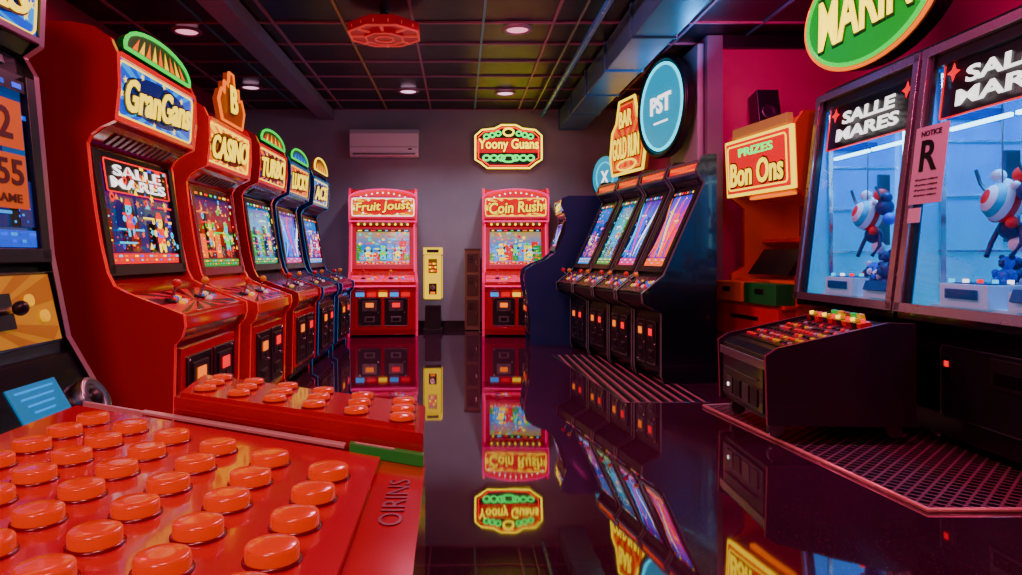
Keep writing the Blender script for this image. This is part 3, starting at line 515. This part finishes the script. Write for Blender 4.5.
def claw(loc,rz,w,seed,note=False):
    rnd=random.Random(seed); root=empty('claw_machine',loc,rz); b=MB(); D=-.72
    b.prism([(D,.04),(.0,.04),(.0,.58),(.10,.63),(.10,.67),(D,.67)],-w/2+.01,w/2-.01,black,PM)
    for s in(-1,1):
        for d in(-.65,-.08): b.cyl(T((d,s*(w/2-.08),0)),.035,.05,steel,12)
    b.box(T((.004,0,.33)),(.012,w*.6,.36),blackm); b.tube([(.012,y,z+.33) for y,z in rrect(w*.6,.36,.02)],.004,steel)
    b.box(T((.012,w*.1,.42)),(.012,.22,.14),steel); b.box(T((.016,-w*.25,.4)),(.012,.07,.12),steel); b.box(T((.02,-w*.25,.42)),(.012,.03,.03),gred); b.box(T((.018,w*.1,.40)),(.012,.16,.06),blkink)
    b.box(T(((D-.12)/2,0,2.1)),(abs(D)-.1,w,.1),black)
    for s in(-1,1):
        b.prism([(D,.66),(.07,.66),(-.08,2.08),(D,2.08)],-.012,.012,black,T((0,s*(w/2-.014),0))@PM)
        b.prism([(D+.03,.68),(.04,.68),(-.11,2.04),(D+.03,2.04)],-.004,.004,lb,T((0,s*(w/2-.034),0))@PM)
        for k in range(3): b.box(T((-.35,s*(w/2-.045),1.0+.3*k)),(.5,.012,.012),chrome)
        b.box(T((-.12,s*(w/2-.05),1.35)),(.03,.02,1.25),chrome); b.box(T((-.5,s*(w/2-.05),1.3)),(.08,.02,.5),steel); b.box(T((-.3,s*(w/2-.05),1.75)),(.3,.02,.06),cardnav)
    b.box(T((D+.02,0,1.37)),(.03,w-.04,1.4),blackm); b.quad(T((D+.05,0,1.37))@MC((0,1,0),(0,0,1),(1,0,0)),w-.08,1.36,lbs)
    G=((.09,.67),(-.08,2.1)); F=PF(*G); gl_=seglen(*G)
    for s in(-1,1): b.box(F@T((s*(w/2-.03),0,.01)),(.05,gl_,.05),frm); b.box(F@T((s*(w/2-.065),0,.0)),(.02,gl_-.06,.03),blackm)
    b.box(F@T((0,-gl_/2+.02,.01)),(w,.05,.05),frm); b.box(F@T((0,gl_/2-.02,.01)),(w,.05,.05),frm)
    b.box(F@T((0,gl_/2-.075,-.02)),(w-.12,.06,.04),blackm)
    wt=mat('tray_white',(.5,.7,.9),.35,emit=.15,ecol=(.2,.6,1)); dk_=mat('chute_blue',(.0,.1,.3))
    b.box(T((D/2,0,.70)),(abs(D)-.1,w-.1,.03),wt)
    b.box(T((-.12,-w*.2,.77)),(.2,.34,.12),wt); b.box(T((-.12,-w*.2,.832)),(.14,.26,.01),dk_)
    b.box(T((-.08,w*.2,.76)),(.14,.3,.09),wt); b.box(T((0.,w*.2,.79))@Ry(-20),(.02,.22,.06),dk_)
    b.box(T((-.01,-w*.2,.78)),(.012,.22,.05),dk_)
    for k in range(5): b.cyl(T((-.05-.03*k,-w*.2+.06*(k-2),.835)),.014,.02,[gcyn,gwht,gred][k%3],10)
    for s in(-1,1): b.box(T((D/2-.05,s*w*.36,1.9)),(.6,.03,.03),chrome)
    cy_=-w*.05
    b.box(T((-.4,0,1.87)),(.04,w*.75,.035),chrome); b.box(T((-.4,cy_,1.83)),(.12,.12,.08),steel)
    b.tube([(-.4,cy_,1.8),(-.4,cy_,1.62)],.006,chrome,closed=False); b.cyl(T((-.4,cy_,1.52)),.04,.1,chrome)
    for k in range(3):
        a=k*2.094+.4; c,s=math.cos(a),math.sin(a)
        b.tube([(-.4+c*r,cy_+s*r,z) for r,z in((.03,1.53),(.1,1.48),(.12,1.4),(.05,1.32))],.008,chrome,closed=False)
    b.box(F@T((0,gl_/2-.13,-.06)),(w-.16,.02,.02),tubew)
    for s in(-1,1): b.box(T((D+.09,s*(w/2-.08),1.4)),(.02,.02,1.1),tubew)
    b.build('cabinet_body',root,bevel=.004)
    t=MB(); cols=pcols
    for k in range(34):
        x=-.6+.46*rnd.random(); y=(rnd.random()-.5)*(w-.3); lay=k//20; plush(t,T((x-.1*lay,y,.715+.11*lay))@Rz(rnd.randint(-50,50)),.6+rnd.random()*.35,cols[rnd.choice((0,1,3,5,2,5,1))],cols[rnd.choice((0,1,2,3,5))])
    bx,by,bz_=-.2,-.2,1.24; B0=T((bx,by,bz_))
    sy=mat('stripe_yellow',(.9,.5,.0))
    for k in range(8):
        a0=math.pi*k/8; t.lathe(B0@Ry(70)@Matrix.Diagonal((1,.75,1,1)),[(max(1e-4,.10*math.sin(a0+math.pi/8*i/3)),-.10*math.cos(a0+math.pi/8*i/3)) for i in range(4)],[cols[1],cols[2],cols[1],cols[2],cols[1],cols[3],cols[1],cols[2]][k],20)
    t.tube([(bx,by,bz_+.09),(bx,by,1.86)],.004,steel,closed=False)
    for dx,dy,dz,r,c in((0,.12,.05,.055,5),(0,.17,-.03,.04,0),(-.05,-.1,.09,.045,1),(0,-.1,-.06,.035,2),(0,.08,.13,.045,2),(.0,.0,-.13,.055,5),(.02,-.05,.14,.035,1),(.03,.05,-.1,.03,2),(.05,.1,.08,.02,1),(0,.14,.11,.035,5),(-.02,.02,-.21,.04,1)): t.sph(B0@T((dx-.04,dy,dz)),r,cols[c],12)
    for q in(-1,1): t.tube([(bx-.04,by+q*.07,bz_-.12),(bx-.02,by+q*.1,bz_-.2),(bx+.02,by+q*.08,bz_-.27)],.013,cols[5],closed=False); t.tube([(bx,by+q*.1,bz_+.06),(bx,by+q*.15,bz_+.11),(bx+.03,by+q*.14,bz_+.18)],.009,steel,closed=False)
    t.build('prizes',root)
    h=MB(); Hf=F@T((0,gl_*.33,-.035)); h.box(Hf,(w*.8,.30,.012),blkink); h.tube(rrect(w*.8,.3,.01),.006,cardred,Hf@T((0,0,.008)))
    for s in(-1,1): h.prism([(0,.05),(.015,.015),(.05,0),(.015,-.015),(0,-.05),(-.015,-.015),(-.05,0),(-.015,.015)],0,.004,gred,Hf@T((s*w*.34,.09,.007)))
    for s,l in((-.2,.36),(.16,.3)): h.box(F@T((s*w,gl_*.33-.2,-.08)),(l*w,.018,.018),tubew)
    h.build('title_header',root)
    txt('SALLE',root,Hf@T((0,.05,.012)),w*.5,.085,gwht,.002,.03); txt('MARES',root,Hf@T((0,-.06,.012)),w*.6,.085,gwht,.002,.03)
    gq=MB(); gq.quad(F@T((0,0,-.005)),w-.1,gl_-.06,glassm); gq.build('front_glass',root)
    if note:
        n=MB(); Nf=F@T((-w/2+.17,.07,.04)); n.box(Nf,(.26,.42,.004),mat('notice_paper',(.6,.45,.5),.7)); n.box(F@T((-w/2+.1,-.2,.04)),(.1,.08,.004),mat('label_white',(.7,.55,.6),.6)); n.build('notice_sheet',root)
        txt('R',root,Nf@T((0,.05,.004)),.14,.17,blkink,.001,.02); txt('NOTICE',root,Nf@T((0,.17,.004)),.16,.03,blkink,.001)
        for k in range(4): txt('all prizes subject',root,Nf@T((0,-.08-.028*k,.004)),.18,.014,blkink,.001,0)
    l=bpy.data.lights.new('claw_lamp','AREA'); l.energy=24; l.color=(.06,.42,1); l.size=.4; lo=bpy.data.objects.new('interior_lamp',l); bpy.context.collection.objects.link(lo); lo.parent=root; lo.location=(-.35,0,1.99)
    return root
claw((2.52,4.47,.022),180,1.14,1); claw((2.52,3.31,.022),180,1.14,2,note=True)
# ---------------- low black console on castors
r_=empty('coin_pusher_console',(2.04,4.02,.022),-2); b=MB(); QM=PM
cy=.36; shell=[(-.40,.10),(.33,.10),(.33,.60),(.22,.60),(-.36,.47),(-.41,.44)]
b.prism(shell,-cy,cy,blackm,QM)
for s in(-1,1): b.prism([(-.42,.085),(.34,.085),(.34,.62),(.2,.625),(-.37,.49),(-.43,.45)],-.012,.012,mat('console_side_plum',(.02,.008,.02),.3,coat=.4),T((0,s*(cy+.008),0))@QM,rim=mat('burgundy_edge',(.3,.04,.1),.3,.5))
b.box(T((-.412,0,.25)),(.012,.62,.24),black); b.box(T((-.42,0,.395)),(.012,.7,.05),chrome); b.box(T((-.425,0,.3)),(.012,.5,.008),steel)
for k in range(4): b.box(T((-.421,-.2+.13*k,.2)),(.006,.09,.1),steel if k%2 else blkink)
b.cyl(T((-.418,.2,.2))@Ry(-90),.012,.01,gwht,10)
for x in(-.34,.28):
    for s in(-1,1):
        b.cyl(T((x,s*.28+.0125,.045))@Rx(90),.045,.025,steel,16); b.box(T((x,s*.28,.085)),(.05,.05,.03),steel)
TF=MC((0,-1,0),Vector((.58,0,.13)).normalized(),Vector((-.13,0,.58)).normalized(),(-.07,0,.537))
b.prism(rrect(.66,.5,.03),0,.006,blkink,TF); sunburst(b,TF@T((0,-.03,.0075)),.6,.4,blkink,mat('deck_maroon',(.12,.0,.02)),30)
dim=[mat('dim_red',(.5,.0,.01),.3,emit=.4,ecol=(1,.0,.01)),mat('dim_gold',(.5,.25,.0),.3,emit=.3,ecol=(1,.5,.0)),blackm,mat('dim_white',(.5,.4,.4),.3)]
rr=random.Random(3)
for i in range(13):
    for j in range(6):
        m=dim[rr.choice((0,0,1,2,2,3))]; P_=TF@T((-.29+.048*i,-.2+.062*j,.007))
        if rr.random()<.5: b.cyl(P_,.011,.01,m,10)
        else: b.box(P_@T((0,0,.004)),(.032,.02,.008),m)
for i in range(12):
    P_=TF@T((-.29+.053*i,.2,.0)); b.box(P_@T((0,0,.022)),(.045,.06,.035),[dred,blackm,ored][i%3]); b.cyl(P_@T((0,0,.04)),.013,.016,[gyel,dim[1],gred][i%3],10)
for i in range(5): b.box(TF@T((-.05+.07*i,.225,.06)),(.05,.02,.03),[cardgrn,dim[1],dred][i%3])
b.build('console_body',r_,bevel=.003)
# ---------------- mats
def striped():
    m=bpy.data.materials.new('ribbed_rubber'); m.use_nodes=True; nt=m.node_tree; N=nt.nodes; L=nt.links; b=N['Principled BSDF']; b.inputs['Roughness'].default_value=.35
    tc=N.new('ShaderNodeTexCoord'); w=N.new('ShaderNodeTexWave'); w.bands_direction='X'; w.inputs['Scale'].default_value=4.2; L.new(tc.outputs['Object'],w.inputs['Vector'])
    r=N.new('ShaderNodeValToRGB'); r.color_ramp.elements[0].position=.72; r.color_ramp.elements[0].color=(.006,.003,.008,1); r.color_ramp.elements[1].position=.85; r.color_ramp.elements[1].color=(.4,.11,.14,1)
    L.new(w.outputs['Color'],r.inputs[0]); L.new(r.outputs[0],b.inputs['Base Color']); bp=N.new('ShaderNodeBump'); bp.inputs['Distance'].default_value=.01; L.new(w.outputs['Fac'],bp.inputs['Height']); L.new(bp.outputs[0],b.inputs['Normal']); return m
def tread():
    m=bpy.data.materials.new('tread_plate'); m.use_nodes=True; nt=m.node_tree; N=nt.nodes; L=nt.links; b=N['Principled BSDF']; b.inputs['Roughness'].default_value=.3; b.inputs['Metallic'].default_value=.5
    tc=N.new('ShaderNodeTexCoord'); mp=N.new('ShaderNodeMapping'); mp.inputs['Rotation'].default_value=(0,0,.785); L.new(tc.outputs['Object'],mp.inputs[0])
    c=N.new('ShaderNodeTexVoronoi'); c.distance='CHEBYCHEV'; c.inputs['Randomness'].default_value=0; c.inputs['Scale'].default_value=20; L.new(mp.outputs[0],c.inputs['Vector'])
    r=N.new('ShaderNodeValToRGB'); r.color_ramp.elements[0].position=.34; r.color_ramp.elements[0].color=(.008,.004,.01,1); r.color_ramp.elements[1].position=.42; r.color_ramp.elements[1].color=(.45,.16,.22,1)
    L.new(c.outputs['Distance'],r.inputs[0]); L.new(r.outputs[0],b.inputs['Base Color']); bp=N.new('ShaderNodeBump'); bp.inputs['Distance'].default_value=.01; L.new(r.outputs[0],bp.inputs['Height']); L.new(bp.outputs[0],b.inputs['Normal']); return m
b=MB(); q=[(1.12,4.75),(1.7,4.75),(1.75,7.0),(.92,7.0)]; b.prism(q,.0005,.003,striped()); b.tube(q,.0015,tmgrey,T((0,0,.0015))); b.build('ribbed_floor_mat',off=(1.4,5.8,0))
b=MB(); pp=[(1.82,2.72),(3.3,2.72),(3.3,4.95),(1.6,4.6)]; b.prism(pp,.001,.008,tread()); b.tube(pp,.010,mat('mat_edge_trim',(.9,.35,.35),.3,.4),T((0,0,.0095))); b.build('tread_plate_mat',off=(2.5,3.8,0))
# ---------------- foreground button console
r_=empty('giant_button_console',(-.5,1.2,0)); off=(-.5,1.2,0)
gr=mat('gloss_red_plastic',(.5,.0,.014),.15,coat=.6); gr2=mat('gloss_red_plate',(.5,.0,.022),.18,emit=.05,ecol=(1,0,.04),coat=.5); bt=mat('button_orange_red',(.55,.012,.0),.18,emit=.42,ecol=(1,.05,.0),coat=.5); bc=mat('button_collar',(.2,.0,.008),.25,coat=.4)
b=MB(); b.prism([(-.96,1.77),(-.063,1.27),(-.05,.45),(-.98,.45)],.03,.62,gr)
b.prism([(-.94,1.715),(-.145,1.275),(-.14,.47),(-.95,.47)],.62,.632,gr2)
b.prism([(-.95,1.72),(-.09,1.24),(-.08,.5),(-.95,.5)],.0,.03,blackm)
b.build('console_body',r_,off,bevel=.008)
b=MB()
for r in range(9):
    for c in range(-1,5):
        x=-.685+.117*c-.003*r; y=1.455-.075*c-.104*r
        if y<.53 or x<-.9: continue
        M=T((x,y,.632)); b.lathe(M,[(.036,0),(.036,.003),(.033,.004)],bc,28); b.lathe(M,[(.0325,.003),(.0325,.017),(.0315,.020),(.0285,.0215),(.012,.0215)],bt,32)
b.build('push_buttons',r_,off)
b=MB(); sp=[(-.70,1.90),(-.075,1.52),(-.068,1.285),(-.66,1.615)]
b.prism(sp,.03,.672,gr); b.prism([( -.685,1.875),(-.09,1.513),(-.085,1.315),(-.65,1.63)],.672,.680,gr2)
def strip(x0,x1,z0,z1,m,t=.006,o=.003):
    def yl(x): return 1.27+(x+.063)*(-.5/.897)-o
    b.prism([(x0,yl(x0)),(x1,yl(x1)),(x1,yl(x1)-t),(x0,yl(x0)-t)],z0,z1,m)
wtr=mat('white_edge_trim',(.8,.6,.62),.25,.2)
strip(-.74,-.22,.632,.637,wtr,.024); strip(-.21,-.066,.622,.642,mat('green_label',(.02,.25,.05),.3,emit=.08,ecol=GRN),.02); strip(-.2,-.12,.6425,.644,wtr,.008,.01); strip(-.94,-.74,.62,.634,wtr,.012)
strip(-.64,-.3,.645,.649,carddk,.002)
b.build('upper_keypad',r_,off,bevel=.003)
b=MB()
for r in range(3):
    for c in range(6):
        x=-.61+.098*c+.004*r; y=1.80-.0595*c-.072*r
        M=T((x,y,.680)); b.lathe(M,[(.027,0),(.027,.003)],bc,22); b.lathe(M,[(.024,.002),(.024,.010),(.022,.012),(.008,.0125)],bt,22)
b.build('keypad_buttons',r_,off)
txt('OIRINS',r_,T((.5,-1.2,0))@T((-.1,1.08,.6212))@Rz(90),.2,.035,mat('engraved_red',(.15,.0,.01),.3),.0006,0)
# ---------------- lamps
def area(name,loc,rot,size,E,col):
    l=bpy.data.lights.new(name,'AREA'); l.energy=E; l.size=size; l.color=col; o=bpy.data.objects.new(name,l); bpy.context.collection.objects.link(o); o.location=loc; o.rotation_euler=[math.radians(a) for a in rot]
area('added_fill_light',(-.4,.9,2.9),(0,0,0),.4,22,(1,.35,.35))  # key light added above the button console, no fixture there
area('added_fill_light',(.1,3.2,2.92),(0,0,0),.45,42,(1,.2,.33))  # added red fill for the near aisle, out of view
area('added_fill_light',(-.2,4.9,2.92),(0,-20,0),.45,46,(1,.25,.45))  # added pink fill farther down the aisle, also unseen
area('added_fill_light',(2.2,3.0,2.92),(0,-50,0),.5,50,(1,.03,.36))  # magenta wash added to brighten the right wall, not a real fixture
area('added_fill_light',(2.4,5.2,2.92),(55,0,0),.4,14,(1,.03,.38))  # small magenta wash added for the jog wall
area('added_fill_light',(-.8,-1,2.8),(50,0,0),.7,48,(1,.3,.35))  # unseen fill added behind the camera to light the cabinet sides
area('added_fill_light',(-2.7,4.6,2.92),(0,0,0),.4,22,(1,.03,.12))  # red fill added above the left row, no panel there
area('blue_wash_lamp',(2.05,6.0,2.5),(0,130,0),.3,13,(.05,.4,1))
w=bpy.data.worlds.new('World'); bpy.context.scene.world=w; w.use_nodes=True; w.node_tree.nodes['Background'].inputs[0].default_value=(.2,.05,.25,1); w.node_tree.nodes['Background'].inputs[1].default_value=.15
cam=bpy.data.cameras.new('camera'); co=bpy.data.objects.new('camera',cam); bpy.context.collection.objects.link(co); co.location=(0,0,1); co.rotation_euler=(math.pi/2,0,0)
cam.sensor_width=36; cam.lens=700/1022*36; cam.shift_x=51/1022; cam.shift_y=-32.5/1022; cam.clip_start=.05
bpy.context.scene.camera=co
